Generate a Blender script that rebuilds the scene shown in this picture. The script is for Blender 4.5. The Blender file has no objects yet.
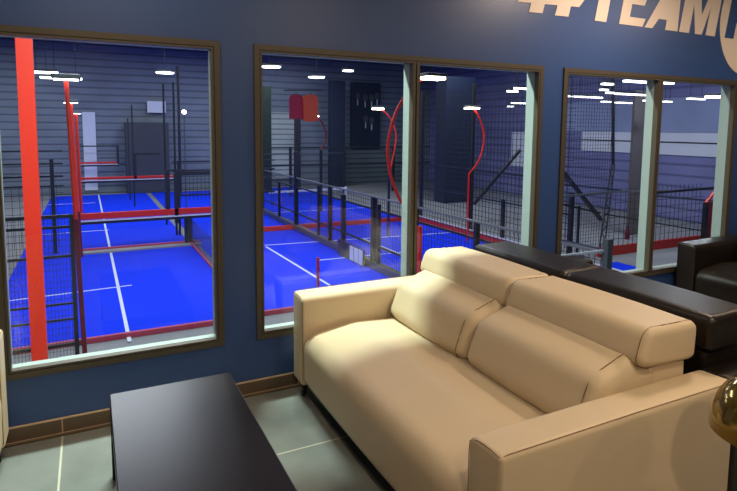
import bpy, bmesh, math, random
from mathutils import Vector, Matrix
random.seed(4)
SC = bpy.context.scene
COL = SC.collection
PI = math.pi

# ------------------------------------------------------------------ camera
FPX, PX, PY, YAW, PIT, ROL, DIST, EYE = 556.652, 366.52, 183.298, .463, .099, .009, 3.074, 1.55
cy, sy, cp, sp, cr, sr = math.cos(YAW), math.sin(YAW), math.cos(PIT), math.sin(PIT), math.cos(ROL), math.sin(ROL)
FW = Vector((sy*cp, cy*cp, -sp)); R0 = Vector((cy, -sy, 0)); U0 = R0.cross(FW)
RT = R0*cr + U0*sr; UP = -R0*sr + U0*cr
CAM = Vector((0, -DIST, EYE))
cd = bpy.data.cameras.new('camera'); co = bpy.data.objects.new('camera', cd); COL.objects.link(co)
SC.camera = co
cd.sensor_width = 36; cd.lens = FPX/737*36
cd.shift_x = (368.5-PX)/737; cd.shift_y = (PY-245.5)/737
cd.clip_start = .02; cd.clip_end = 300
m = Matrix((RT, UP, -FW)).transposed().to_4x4(); m.translation = CAM
co.matrix_world = m

def at(u, v, X=None, Y=None, Z=None):
    """measured photo point -> world point on a plane of known X, Y or Z"""
    d = FW + RT*((u-PX)/FPX) - UP*((v-PY)/FPX)
    if X is not None: t = (X-CAM.x)/d.x
    elif Y is not None: t = (Y-CAM.y)/d.y
    else: t = (Z-CAM.z)/d.z
    return CAM + d*t

# ------------------------------------------------------------------ materials
def nmat(name):
    ma = bpy.data.materials.new(name); ma.use_nodes = True
    return ma, ma.node_tree, ma.node_tree.nodes['Principled BSDF']

def plain(name, col, rough=.5, metal=0, spec=.5, noise=0, nscale=20, bump=0, bscale=100):
    ma, nt, b = nmat(name)
    b.inputs['Roughness'].default_value = rough; b.inputs['Metallic'].default_value = metal
    b.inputs['Specular IOR Level'].default_value = spec
    b.inputs['Base Color'].default_value = (*col, 1)
    tc = nt.nodes.new('ShaderNodeTexCoord')
    if noise:
        n = nt.nodes.new('ShaderNodeTexNoise'); n.inputs['Scale'].default_value = nscale; n.inputs['Detail'].default_value = 5
        nt.links.new(tc.outputs['Object'], n.inputs['Vector'])
        r = nt.nodes.new('ShaderNodeMapRange'); r.inputs[3].default_value = 1-noise; r.inputs[4].default_value = 1+noise
        nt.links.new(n.outputs['Fac'], r.inputs[0])
        mx = nt.nodes.new('ShaderNodeVectorMath'); mx.operation = 'SCALE'; mx.inputs[0].default_value = col
        nt.links.new(r.outputs[0], mx.inputs['Scale']); nt.links.new(mx.outputs[0], b.inputs['Base Color'])
    if bump:
        n = nt.nodes.new('ShaderNodeTexNoise'); n.inputs['Scale'].default_value = bscale; n.inputs['Detail'].default_value = 4
        nt.links.new(tc.outputs['Object'], n.inputs['Vector'])
        bp = nt.nodes.new('ShaderNodeBump'); bp.inputs['Strength'].default_value = bump; bp.inputs['Distance'].default_value = .01
        nt.links.new(n.outputs['Fac'], bp.inputs['Height']); nt.links.new(bp.outputs[0], b.inputs['Normal'])
    return ma

def glow(name, col, s):
    ma, nt, b = nmat(name)
    b.inputs['Base Color'].default_value = (*col, 1); b.inputs['Emission Color'].default_value = (*col, 1)
    b.inputs['Emission Strength'].default_value = s
    return ma

def glassmat(name, tint, refl, haze=0):
    """thin pane: clear transmission plus a fresnel mirror reflection"""
    ma = bpy.data.materials.new(name); ma.use_nodes = True; nt = ma.node_tree; nt.nodes.clear()
    o = nt.nodes.new('ShaderNodeOutputMaterial'); t = nt.nodes.new('ShaderNodeBsdfTransparent'); g = nt.nodes.new('ShaderNodeBsdfGlossy')
    t.inputs[0].default_value = (*tint, 1); g.inputs['Roughness'].default_value = .01; g.inputs['Color'].default_value = (refl, refl, refl, 1)
    ge = nt.nodes.new('ShaderNodeNewGeometry')
    dt = nt.nodes.new('ShaderNodeVectorMath'); dt.operation = 'DOT_PRODUCT'; nt.links.new(ge.outputs['Normal'], dt.inputs[0]); nt.links.new(ge.outputs['Incoming'], dt.inputs[1])
    def mth(op, a, b_):
        q = nt.nodes.new('ShaderNodeMath'); q.operation = op
        for i_, x_ in enumerate((a, b_)):
            if x_ is None: continue
            if isinstance(x_, (int, float)): q.inputs[i_].default_value = x_
            else: nt.links.new(x_, q.inputs[i_])
        return q.outputs[0]
    ab = mth('ABSOLUTE', dt.outputs['Value'], None)
    f5 = mth('POWER', mth('SUBTRACT', 1.0, ab), 5.0)
    fr_ = mth('ADD', mth('MULTIPLY', f5, .92), .08)
    mx = nt.nodes.new('ShaderNodeMixShader'); nt.links.new(fr_, mx.inputs[0])
    nt.links.new(t.outputs[0], mx.inputs[1]); nt.links.new(g.outputs[0], mx.inputs[2])
    last = mx
    if haze:
        d = nt.nodes.new('ShaderNodeBsdfDiffuse'); d.inputs[0].default_value = (.5, .55, .6, 1)
        m2 = nt.nodes.new('ShaderNodeMixShader'); m2.inputs[0].default_value = haze
        nt.links.new(mx.outputs[0], m2.inputs[1]); nt.links.new(d.outputs[0], m2.inputs[2]); last = m2
    nt.links.new(last.outputs[0], o.inputs[0])
    return ma

def tiles(name, col, grout, size, ox, oy, width=.008, rough=.35):
    """square tiles in world XY laid out with grout lines"""
    ma, nt, b = nmat(name); L = nt.links.new
    b.inputs['Roughness'].default_value = rough
    tc = nt.nodes.new('ShaderNodeTexCoord'); sx = nt.nodes.new('ShaderNodeSeparateXYZ'); L(tc.outputs['Object'], sx.inputs[0])
    outs = []
    for k, off in (('X', ox), ('Y', oy)):
        a = nt.nodes.new('ShaderNodeMath'); a.operation = 'SUBTRACT'; a.inputs[1].default_value = off - size*40; L(sx.outputs[k], a.inputs[0])
        w = nt.nodes.new('ShaderNodeMath'); w.operation = 'MODULO'; w.inputs[1].default_value = size; L(a.outputs[0], w.inputs[0])
        p = nt.nodes.new('ShaderNodeMath'); p.operation = 'PINGPONG'; p.inputs[1].default_value = size/2; L(w.outputs[0], p.inputs[0])
        c = nt.nodes.new('ShaderNodeMath'); c.operation = 'LESS_THAN'; c.inputs[1].default_value = width/2; L(p.outputs[0], c.inputs[0])
        outs.append(c)
    mxx = nt.nodes.new('ShaderNodeMath'); mxx.operation = 'MAXIMUM'; L(outs[0].outputs[0], mxx.inputs[0]); L(outs[1].outputs[0], mxx.inputs[1])
    n = nt.nodes.new('ShaderNodeTexNoise'); n.inputs['Scale'].default_value = 3.5; n.inputs['Detail'].default_value = 6; L(tc.outputs['Object'], n.inputs['Vector'])
    cr_ = nt.nodes.new('ShaderNodeValToRGB'); cr_.color_ramp.elements[0].position = .3; cr_.color_ramp.elements[1].position = .75
    cr_.color_ramp.elements[0].color = (*[c*.8 for c in col], 1); cr_.color_ramp.elements[1].color = (*[c*1.2 for c in col], 1); L(n.outputs['Fac'], cr_.inputs[0])
    mc = nt.nodes.new('ShaderNodeMixRGB'); L(mxx.outputs[0], mc.inputs[0]); L(cr_.outputs[0], mc.inputs[1]); mc.inputs[2].default_value = (*grout, 1)
    L(mc.outputs[0], b.inputs['Base Color'])
    return ma

def planks(name, c1, c2, pitch, rough=.6, axis='Z', bump=.5):
    """horizontal corrugated cladding"""
    ma, nt, b = nmat(name); L = nt.links.new
    b.inputs['Roughness'].default_value = rough
    tc = nt.nodes.new('ShaderNodeTexCoord'); sx = nt.nodes.new('ShaderNodeSeparateXYZ'); L(tc.outputs['Object'], sx.inputs[0])
    a = nt.nodes.new('ShaderNodeMath'); a.operation = 'PINGPONG'; a.inputs[1].default_value = pitch/2; L(sx.outputs[axis], a.inputs[0])
    r = nt.nodes.new('ShaderNodeMapRange'); r.inputs[1].default_value = 0; r.inputs[2].default_value = pitch*.2; L(a.outputs[0], r.inputs[0])
    n = nt.nodes.new('ShaderNodeTexNoise'); n.inputs['Scale'].default_value = .5; n.inputs['Detail'].default_value = 4; L(tc.outputs['Object'], n.inputs['Vector'])
    mc = nt.nodes.new('ShaderNodeMixRGB'); L(r.outputs[0], mc.inputs[0]); mc.inputs[1].default_value = (*c2, 1); mc.inputs[2].default_value = (*c1, 1)
    m2 = nt.nodes.new('ShaderNodeMixRGB'); m2.blend_type = 'MULTIPLY'; m2.inputs[0].default_value = .5; L(mc.outputs[0], m2.inputs[1]); L(n.outputs['Fac'], m2.inputs[2])
    L(m2.outputs[0], b.inputs['Base Color'])
    bp = nt.nodes.new('ShaderNodeBump'); bp.inputs['Strength'].default_value = bump; bp.inputs['Distance'].default_value = .05
    L(r.outputs[0], bp.inputs['Height']); L(bp.outputs[0], b.inputs['Normal'])
    return ma

M = dict(
 wall=plain('blue_paint', (.028, .070, .225), .40, spec=.6, bump=.05, bscale=60),
 room=plain('off_white_paint', (.62, .58, .54), .7),
 tile=tiles('grey_floor_tiles', (.205, .22, .215), (.55, .52, .44), .625, -.169, -.645, .009, .34),
 skirt=plain('brown_tile_skirting', (.12, .085, .055), .4, noise=.15, nscale=8),
 skgrout=plain('pale_grout', (.62, .46, .32), .8),
 frame=plain('bronze_aluminium', (.080, .068, .050), .45, metal=.2, noise=.05),
 gasket=plain('black_gasket', (.006, .005, .004), .5),
 reveal=plain('pale_green_reveal', (.265, .32, .32), .55),  # even pale green on the hall side of the window frames
 cream=plain('cream_leather', (.585, .475, .325), .47, spec=.35, noise=.03, nscale=9, bump=.10, bscale=260),
 creamseam=plain('tan_stitching', (.22, .14, .08), .7),
 dark=plain('dark_brown_leather', (.011, .0075, .006), .36, spec=.42, noise=.1, nscale=9, bump=.12, bscale=200),
 darkseam=plain('dark_stitching', (.03, .02, .014), .6),
 legm=plain('black_metal', (.012, .012, .012), .35, metal=.6),
 table=plain('black_lacquer', (.012, .008, .009), .30, spec=.35, noise=.1, nscale=5),
 vinyl=plain('pale_vinyl', (.70, .60, .53), .6),
 brass=plain('brass', (.45, .28, .09), .3, metal=.9),
 turf=plain('blue_turf', (.005, .042, .92), .85, spec=.1, noise=.08, nscale=1.2),
 line=plain('white_line_paint', (.75, .8, .9), .8),
 concrete=plain('grey_concrete', (.24, .25, .27), .6, noise=.2, nscale=1),
 steel=plain('black_steel', (.014, .016, .022), .45),
 greysteel=plain('grey_steel', (.10, .11, .12), .4, metal=.3),
 rail=plain('galvanised_rail', (.24, .25, .25), .4, metal=.4),
 red=plain('red_lacquer', (.75, .022, .010), .42),
 redpost=plain('orange_red_lacquer', (.85, .036, .012), .42),
 maroon=plain('maroon_lacquer', (.16, .01, .025), .4),
 pink=plain('pink_rail', (.50, .05, .12), .5),
 mesh=plain('black_wire', (.02, .022, .03), .5),
 clad=planks('grey_blue_cladding', (.25, .30, .38), (.13, .155, .21), .42),
 clad2=planks('lilac_blue_cladding', (.26, .27, .58), (.14, .15, .36), .5),  # blue haze reflected in the window glass is mixed into this colour
 ceil=plain('navy_ceiling', (.03, .034, .13), .8),
 panelm=plain('pale_panel', (.72, .76, .9), .6, noise=.1, nscale=.4),
 panelblue=plain('blue_grey_sheet', (.30, .36, .60), .5, noise=.25, nscale=.7),
 white=plain('white_board', (.75, .78, .82), .6),
 black=plain('black_board', (.01, .011, .016), .5),
 navybox=plain('navy_cabinet', (.012, .02, .05), .5),
 orange=plain('orange_cloth', (.70, .09, .03), .8, bump=.2, bscale=6),
 crimson=plain('crimson_cloth', (.42, .015, .05), .8, bump=.2, bscale=6),
 tube=glow('cool_tube_reflection', (.93, .95, 1), 5),
 led=glow('warm_led', (1, .88, .62), 22),
 led2=glow('cool_led', (.95, .97, 1), 9),
 spot=glow('warm_downlight', (1, .82, .6), 12),
 glass=glassmat('clear_window_glass', (.93, .95, .97), 1),
 sheened=glassmat('sheened_court_glass', (.9, .93, .96), .3, .16),  # grey reflection on the pane painted in as a diffuse layer
)
# amber lamp glass
ma, nt, b = nmat('amber_glass'); M['amber'] = ma
b.inputs['Base Color'].default_value = (.26, .17, .035, 1); b.inputs['Roughness'].default_value = .12
b.inputs['Metallic'].default_value = .55; b.inputs['Transmission Weight'].default_value = .35; b.inputs['IOR'].default_value = 1.45

# ------------------------------------------------------------------ mesh helpers
def tag(o, label=None, cat=None, group=None, kind=None):
    for k, v in (('label', label), ('category', cat), ('group', group), ('kind', kind)):
        if v: o[k] = v
    return o

def empty(name, loc=(0, 0, 0), rz=0):
    o = bpy.data.objects.new(name, None); COL.objects.link(o); o.location = loc; o.rotation_euler.z = rz
    o.empty_display_size = .1
    return o

def build(name, bm, mat, parent=None, smooth=False, angle=35, world=None):
    """link bm as one mesh object.  world: coordinates are world ones, re-based on the parent"""
    me = bpy.data.meshes.new(name)
    bmesh.ops.recalc_face_normals(bm, faces=bm.faces)
    if parent is not None and world: bm.transform(Matrix.Translation(-Vector(parent.location)))
    bm.to_mesh(me); bm.free()
    o = bpy.data.objects.new(name, me); COL.objects.link(o)
    for mm in (mat if isinstance(mat, list) else [mat]): me.materials.append(mm)
    if smooth:
        for p in me.polygons: p.use_smooth = True
        if hasattr(me, 'set_sharp_from_angle'): me.set_sharp_from_angle(angle=math.radians(angle))
    if parent is not None: o.parent = parent
    return o

def box(bm, x0, x1, y0, y1, z0, z1, bev=0, seg=2):
    vs = [bm.verts.new((x, y, z)) for x in (x0, x1) for y in (y0, y1) for z in (z0, z1)]
    fs = [bm.faces.new([vs[i] for i in q]) for q in ((0, 1, 3, 2), (4, 6, 7, 5), (0, 4, 5, 1), (2, 3, 7, 6), (0, 2, 6, 4), (1, 5, 7, 3))]
    if bev:
        es = set(e for f in fs for e in f.edges)
        bmesh.ops.bevel(bm, geom=list(es), offset=bev, segments=seg, profile=.5, affect='EDGES')
    return bm

def beam(bm, a, b_, w=.05, h=None):
    """rectangular bar between two points"""
    a, b_ = Vector(a), Vector(b_); d = (b_-a); L_ = d.length; d.normalize(); h = h or w
    s = d.cross(Vector((0, 0, 1)))
    if s.length < 1e-3: s = Vector((1, 0, 0))
    s.normalize(); t = s.cross(d)
    vs = [bm.verts.new(p + s*i*w/2 + t*j*h/2) for p in (a, b_) for i, j in ((-1, -1), (1, -1), (1, 1), (-1, 1))]
    for q in ((0, 1, 2, 3), (7, 6, 5, 4), (0, 4, 5, 1), (1, 5, 6, 2), (2, 6, 7, 3), (3, 7, 4, 0)): bm.faces.new([vs[i] for i in q])
    return bm

def tube(bm, pts, r, n=8, closed=False, taper=None):
    pts = [Vector(p) for p in pts]; rings = []; N = len(pts); prev = None
    for i, p in enumerate(pts):
        if closed: d = pts[(i+1) % N] - pts[i-1]
        else: d = pts[min(i+1, N-1)] - pts[max(i-1, 0)]
        d.normalize()
        if prev is None: s = d.orthogonal().normalized()
        else: s = (prev - d*prev.dot(d)).normalized()
        prev = s; t = d.cross(s); rr = r if taper is None else r*taper[i]
        rings.append([bm.verts.new(p + (s*math.cos(2*PI*k/n) + t*math.sin(2*PI*k/n))*rr) for k in range(n)])
    for i in range(N if closed else N-1):
        a, c = rings[i], rings[(i+1) % N]
        for k in range(n): bm.faces.new((a[k], a[(k+1) % n], c[(k+1) % n], c[k]))
    if not closed: bm.faces.new(rings[0][::-1]); bm.faces.new(rings[-1])
    return bm

def lathe(bm, prof, cx=0, cy_=0, n=40):
    rings = [[bm.verts.new((cx+r*math.cos(2*PI*k/n), cy_+r*math.sin(2*PI*k/n), z)) for k in range(n)] for r, z in prof]
    for a, c in zip(rings, rings[1:]):
        for k in range(n): bm.faces.new((a[k], a[(k+1) % n], c[(k+1) % n], c[k]))
    return rings

def prism(bm, pts, fix, thick, plane='xz'):
    """outline polygon given in XZ extruded along Y from fix to fix+thick"""
    a = [bm.verts.new((x, fix, z)) for x, z in pts]; c = [bm.verts.new((x, fix+thick, z)) for x, z in pts]
    bm.faces.new(a); bm.faces.new(c[::-1])
    for i in range(len(pts)):
        j = (i+1) % len(pts); bm.faces.new((a[i], c[i], c[j], a[j]))
    return bm

def rpoly(pts, rad, n=6):
    """rounded polygon outline"""
    out = []; N = len(pts)
    for i in range(N):
        p = Vector(pts[i]); a = Vector(pts[i-1]); c = Vector(pts[(i+1) % N])
        r = rad[i] if isinstance(rad, (list, tuple)) else rad
        da = (a-p); dc = (c-p); la, lc = da.length, dc.length; da.normalize(); dc.normalize()
        ang = da.angle(dc); tl = min(r/math.tan(ang/2), la*.49, lc*.49); r = tl*math.tan(ang/2)
        cen = p + (da+dc).normalized()*(r/math.sin(ang/2))
        s = p+da*tl-cen; e = p+dc*tl-cen
        for k in range(n+1):
            t = k/n; v = s*(math.sin((1-t)*(PI-ang))) + e*math.sin(t*(PI-ang)); v /= math.sin(PI-ang)
            out.append(cen+v)
    return out

def resample(pts, step):
    out = []; N = len(pts)
    for i in range(N):
        a, c = Vector(pts[i]), Vector(pts[(i+1) % N]); L_ = (c-a).length; k = max(1, int(L_/step))
        for j in range(k): out.append(a + (c-a)*(j/k))
    return out

def soft(bm, outline, y0, y1, r=.03, bulge=.0, pucker=0, ny=22, nr=7, dip=0):
    """upholstered body: XZ outline swept along Y with rounded ends, crown and gathers at the end seams"""
    pts = resample(outline, .02); N = len(pts)
    # inward normals
    area = sum(pts[i].x*pts[(i+1) % N].y - pts[(i+1) % N].x*pts[i].y for i in range(N))
    sg = 1 if area > 0 else -1
    nor = []
    for i in range(N):
        d = (pts[(i+1) % N]-pts[i-1]).normalized(); nor.append(Vector((-d.y, d.x))*sg)
    ys = []
    for k in range(nr): a = PI/2*k/(nr-1); ys.append((y0 + r*(1-math.cos(PI/2-a+0) if 0 else r and (1-math.cos(a))), r*(1-math.sin(a))))
    L_ = y1-y0
    for k in range(1, ny): ys.append((y0+r+(L_-2*r)*k/ny, 0))
    tail = [(y1-(yy-y0), o) for yy, o in ys[:nr]][::-1]
    ys = ys+tail
    arc = [0]
    for i in range(1, N): arc.append(arc[-1] + (pts[i]-pts[i-1]).length)
    rings = []
    for yy, o in ys:
        t = (yy-y0)/L_; bl = bulge*math.sin(PI*t)**.6 if 0 < t < 1 else 0
        de = min(yy-y0, y1-yy)
        ring = []
        for i in range(N):
            off = o - bl
            if pucker: off += pucker*math.sin(arc[i]*95+3*math.sin(arc[i]*31))*math.exp(-abs(de-r*1.0)/.022)
            q = pts[i] + nor[i]*off
            ring.append(bm.verts.new((q.x, yy, q.y)))
        rings.append(ring)
    for a, c in zip(rings, rings[1:]):
        for k in range(N): bm.faces.new((a[k], a[(k+1) % N], c[(k+1) % N], c[k]))
    bm.faces.new(rings[0]); bm.faces.new(rings[-1][::-1])
    return bm, pts, nor

def crown(bulge, y0, y1, y): return bulge*math.sin(PI*(y-y0)/(y1-y0))**.6
def seamring(pts, nor, y, out=.0006, r=.0022, sel=None):
    bm = bmesh.new(); ps = [Vector((p.x-n.x*out, y, p.y-n.y*out)) for p, n in zip(pts, nor)]
    if sel: ps = [p for p in ps if sel(p)]
    tube(bm, ps, r, 6, closed=not sel); return bm

# ------------------------------------------------------------------ lounge shell
XL, XR, YB, ZC = -2.6, 7.4, -6.0, 2.95
WT = .13   # wall thickness
WIN = [(-.415, .645, None), (.832, 2.942, 1.875), (3.142, 5.278, 4.222)]
ZB, ZT = .325, 2.004
bm = bmesh.new()
xs = [XL, WIN[0][0], WIN[0][1], WIN[1][0], WIN[1][1], WIN[2][0], WIN[2][1], XR]
for i in range(0, 8, 2): box(bm, xs[i], xs[i+1], 0, WT, -2.5, 4.2)
for i in range(1, 7, 2):
    box(bm, xs[i], xs[i+1], 0, WT, -2.5, ZB); box(bm, xs[i], xs[i+1], 0, WT, ZT, 4.2)
tag(build('wall_front', bm, M['wall']), kind='structure')
bm = bmesh.new(); box(bm, XL, XR, YB, 0, -.12, 0); tag(build('floor', bm, M['tile']), kind='structure')
bm = bmesh.new(); box(bm, XL-.1, XR+.1, YB-.1, 0, ZC, ZC+.1); tag(build('ceiling', bm, M['room']), kind='structure')
bm = bmesh.new(); box(bm, XL-.1, XL, YB, 0, 0, ZC); tag(build('wall_left', bm, M['room']), kind='structure')
bm = bmesh.new(); box(bm, XR, XR+.1, YB, 0, 0, ZC); tag(build('wall_right', bm, M['wall']), kind='structure')
bm = bmesh.new(); box(bm, XL, XR, YB-.1, YB, 0, ZC); tag(build('wall_back', bm, M['wall']), kind='structure')
# skirting: individual brown tiles with a pale top grout and a joint each .6 m
bm = bmesh.new(); x = XL
jo = -.169
edges = [XL] + [jo+.625*k for k in range(-4, 13) if XL < jo+.625*k < XR] + [XR]
for a, c in zip(edges, edges[1:]): box(bm, a+.003, c-.003, -.012, -.0005, .012, .080)
sk = tag(build('baseboard_front', bm, M['skirt']), kind='structure')
bm = bmesh.new(); box(bm, XL, XR, -.011, -.0005, .080, .086); box(bm, XL, XR, -.009, -.0007, .001, .080)
box(bm, XL, XR, -.0135, -.009, .0005, .012)
build('grout', bm, M['skgrout'], sk)
bm = bmesh.new(); box(bm, XL, XR, -.030, -.0136, .0005, .009); build('lower_strip', bm, M['skirt'], sk)

# windows
def window(n, x0, x1, mull):
    w = empty('window_%d' % n, (x0, 0, ZB)); w['kind'] = 'structure'
    def ring(bm, i0, i1, y0, y1, bot=0):
        a0, a1, b0, b1 = x0+i0, x1-i0, ZB+i0, ZT-i0; c0, c1, d0, d1 = x0+i1, x1-i1, ZB+i1+bot, ZT-i1
        box(bm, a0, c0, y0, y1, b0, b1); box(bm, c1, a1, y0, y1, b0, b1)
        box(bm, c0, c1, y0, y1, b0, d0); box(bm, c0, c1, y0, y1, d1, b1)
    bm = bmesh.new(); ring(bm, 0, .030, -.014, .03)
    ring(bm, .033, .044, -.012, .03)
    if mull: box(bm, mull-.025, mull-.004, -.014, .03, ZB+.04, ZT-.04); box(bm, mull+.004, mull+.025, -.014, .03, ZB+.04, ZT-.04)
    build('window_frame', bm, M['frame'], w, world=True)
    bm = bmesh.new(); ring(bm, .030, .033, -.004, .03)
    if mull: box(bm, mull-.004, mull+.004, -.004, .03, ZB+.04, ZT-.04)
    build('gasket', bm, M['gasket'], w, world=True)
    bm = bmesh.new(); box(bm, x0+.002, x0+.036, .031, WT-.01, ZB, ZT); box(bm, x1-.036, x1-.002, .031, WT-.01, ZB, ZT)
    box(bm, x0+.03, x1-.03, .031, WT-.03, ZB+.002, ZB+.036)
    box(bm, x0+.03, x1-.03, .031, WT-.01, ZT-.038, ZT-.002)
    if mull: box(bm, mull-.025, mull+.025, .031, WT-.025, ZB+.03, ZT-.03)
    build('reveal', bm, M['reveal'], w, world=True)
    spans = [(x0+.036, (mull-.02) if mull else x1-.036)] + ([(mull+.02, x1-.036)] if mull else [])
    for a, c in spans:
        bm = bmesh.new(); box(bm, a, c, .018, .024, ZB+.036, ZT-.036); 
        # single sheet is enough for the thin-pane shader
        bm.free(); bm = bmesh.new(); v = [bm.verts.new(p) for p in ((a, .02, ZB+.036), (c, .02, ZB+.036), (c, .02, ZT-.036), (a, .02, ZT-.036))]; bm.faces.new(v)
        build('glass_pane', bm, M['glass'], w, world=True)
for i, (a, c, mu) in enumerate(WIN): window(i+1, a, c, mu)

# ------------------------------------------------------------------ wall lettering
sign = tag(empty('wall_lettering', (2.7, 0, 2.37)), 'pale slanted hashtag slogan lettering on the blue wall above the windows', 'lettering')
ZL, H_ = 2.368, .40; SL = .20   # base line, cap height, slant
def glyph(name, polys, x0, w, mat=None, y=-.004, z0=ZL, h=H_):
    bm = bmesh.new()
    for pl in polys: prism(bm, [(x0 + px*w + py*h*SL, z0+py*h) for px, py in pl], y, .0035)
    return build(name, bm, mat or M['vinyl'], sign, world=True)
# hash with spear-ended bars
hx = 2.79
bm = bmesh.new()
def sl(x, z): return (x+(z-ZL)*.27, z)
for a, c in ((2.79, 2.915), (3.035, 3.165)): prism(bm, [sl(a, ZL), sl(c, ZL+.003), sl(c, ZL+.40), sl(a, ZL+.40)], -.004, .0035)
for zb in (ZL+.052, ZL+.24):
    prism(bm, [(2.665+(zb-ZL)*.27, zb+.005), (3.255+(zb-ZL)*.27, zb+.03), (3.33+(zb-ZL)*.27, zb+.115), (2.74+(zb-ZL)*.27, zb+.085)], -.0045, .0035)
build('letter', bm, M['vinyl'], sign, world=True)
glyph('letter', [[(.33, 0), (.67, 0), (.67, .8), (1.0, .8), (1.0, 1), (0, 1), (0, .8), (.33, .8)]], 3.432-.115, .36)
glyph('letter', [[(0, 0), (.93, 0), (1.0, .16), (.36, .16), (.36, .41), (.86, .41), (.92, .57), (.36, .57), (.36, .82), (1, .82), (1, 1), (0, 1)]], 3.70, .285)
glyph('letter', [[(0, 0), (.22, 0), (.36, .2), (.62, .2), (.62, 0), (1.0, 0), (.86, 1), (.52, 1)], ], 3.995, .40)
glyph('letter', [[(0, 0), (.26, 0), (.26, .62), (.44, 0), (.62, 0), (.74, .62), (.74, 0), (1, 0), (1, 1), (.70, 1), (.52, .4), (.36, 1), (0, 1)]], 4.42, .475)
bm = bmesh.new(); ccx, ccz, rx, rz = 5.345, 2.50, .385, .44
ring_ = [(ccx+rx*math.cos(2*PI*k/48), ccz+rz*math.sin(2*PI*k/48)) for k in range(48)]
prism(bm, ring_, -.004, .0035); build('disc', bm, M['vinyl'], sign, world=True)
glyph('letter', [[(0, 0), (.3, 0), (.3, .34), (.8, .34), (1, .45), (1, .9), (.85, 1), (0, 1)]], 5.035, .42, M['wall'], -.0065)

# ------------------------------------------------------------------ sofas
def make_sofa(lm, sm, legm, label, cat='sofa', group=None):
    """front face at x=0 facing -x, arms along x, length along y from 0 down to -1.82"""
    root = tag(empty('sofa'), label, cat, group)
    A, L_ = .155, 1.82; Dp = 1.13
    for k, (ya, yb) in enumerate(((-A, 0), (-L_, -L_+A))):
        # arm section in YZ, extruded along x
        inner_low = k == 0
        bm = bmesh.new()
        ri, ro = .032, .018
        if k == 0: sec = rpoly([(-A, .10), (0, .10), (0, .612), (-A, .605)], [.018, .018, ro, ri], 5)
        else: sec = rpoly([(0, .10), (A, .10), (A, .605), (0, .612)], [.018, .018, ri, ro], 5)
        # build as soft along its own axis and rotate: (x->y, y->x)
        b2, pts, nor = soft(bm, sec, 0, Dp, r=.017, bulge=.003, ny=16)
        base = 0 if k == 0 else -L_
        for v in bm.verts: v.co = Vector((v.co.y, v.co.x+base, v.co.z))
        arm = build('armrest', bm, lm, root, smooth=True, angle=50)
        bm = bmesh.new()
        s_y = -.004 if k == 0 else -L_+.004
        yo = -.012 if k == 0 else -L_+.012; sgn = -1 if k == 0 else 1
        # outer edge seam along top, then front edge seam down
        top = [(Dp-.02, yo-sgn*.008, .611), (.6, yo-sgn*.008, .614), (.03, yo-sgn*.008, .612)]
        fr = [(.014, yo-sgn*.004, .606)] + [(.004, yo+sgn*(A-.03)*t - sgn*.004, .604+.006*math.sin(PI*t)-.004*t) for t in (.05, .3, .6, .85)] + [(.004, yo+sgn*(A-.018), .585), (.004, yo+sgn*(A-.014), .55), (.004, yo+sgn*(A-.014), .12)]
        tube(bm, top+fr, .0016, 6); build('seam', bm, sm, arm)
    y0, y1 = -L_+A+.002, -A-.002
    # plinth rail
    bm = bmesh.new(); box(bm, .03, Dp-.03, -L_+.03, -.03, .085, .125, .01); build('base_frame', bm, legm, root)
    # seat cushion
    prof = rpoly([(.004, .118), (.60, .118), (.62, .425), (.30, .442), (-.002, .40)], [.047, .047, .047, .3, .085], 8)
    bm = bmesh.new(); b2, pts, nor = soft(bm, prof, y0, y1, r=.045, bulge=.010, ny=26)
    build('seat_cushion', bm, lm, root, smooth=True, angle=60)
    # back frame
    bm = bmesh.new(); prof = rpoly([(.80, .11), (1.075, .11), (1.07, .665), (.85, .675)], [.032, .032, .032, .032], 5)
    soft(bm, prof, y0+.002, y1-.002, r=.03, bulge=0); build('back_frame', bm, lm, root, smooth=True, angle=60)
    ym = (y0+y1)/2
    for a, c in ((ym+.001, y1-.004), (y0+.004, ym-.001)):
        prof = rpoly([(.515, .425), (.90, .425), (.90, .665), (.770, .697), (.60, .640)], [.056, .056, .056, .062, .09], 7)
        bm = bmesh.new(); b2, pts, nor = soft(bm, prof, a, c, r=.055, bulge=.012, pucker=.0038, ny=34)
        q = build('back_cushion', bm, lm, root, smooth=True, angle=60)
        for yy in (a+.055,): build('seam', seamring(pts, nor, yy, out=crown(.012, a, c, yy)+.0012, r=.0022), sm, q)
        prof = rpoly([(.765, .692), (.80, .667), (1.085, .655), (1.092, .806), (.805, .812)], [.031, .031, .031, .031, .055], 7)
        bm = bmesh.new(); a2, c2 = (a-.003 if a > y0+.1 else a-.03), (c+.003 if c < y1-.1 else c+.03); b2, pts, nor = soft(bm, prof, a2, c2, r=.030, bulge=.008, pucker=.0015, ny=34)
        q = build('headrest', bm, lm, root, smooth=True, angle=60)
        for yy in ((a2+.030, c2-.030) if a < y0+.1 else ()): build('seam', seamring(pts, nor, yy, out=crown(.008, a2, c2, yy)+.0008, r=.0018), sm, q)
    for lx in (.05, Dp-.07):
        for ly in (-.07, -L_+.07):
            bm = bmesh.new(); tube(bm, [(lx, ly, .09), (lx-.012 if lx < .5 else lx+.012, ly, 0.001)], .02, 10, taper=[1, .55]); build('leg', bm, legm, root)
    return root

def kids(o): return [c for c in bpy.data.objects if c.parent == o]
def dup(root, loc, rz, label, mats=None, group=None):
    def cp_(o, par):
        c = o.copy(); COL.objects.link(c)
        if par: c.parent = par
        for ch in kids_of[o.name]: cp_(ch, c)
        return c
    kids_of = {}
    def collect(o):
        kids_of[o.name] = kids(o)
        for ch in kids_of[o.name]: collect(ch)
    collect(root)
    r = cp_(root, None); r.location = loc; r.rotation_euler.z = rz; r['label'] = label
    if group: r['group'] = group
    return r

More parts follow.
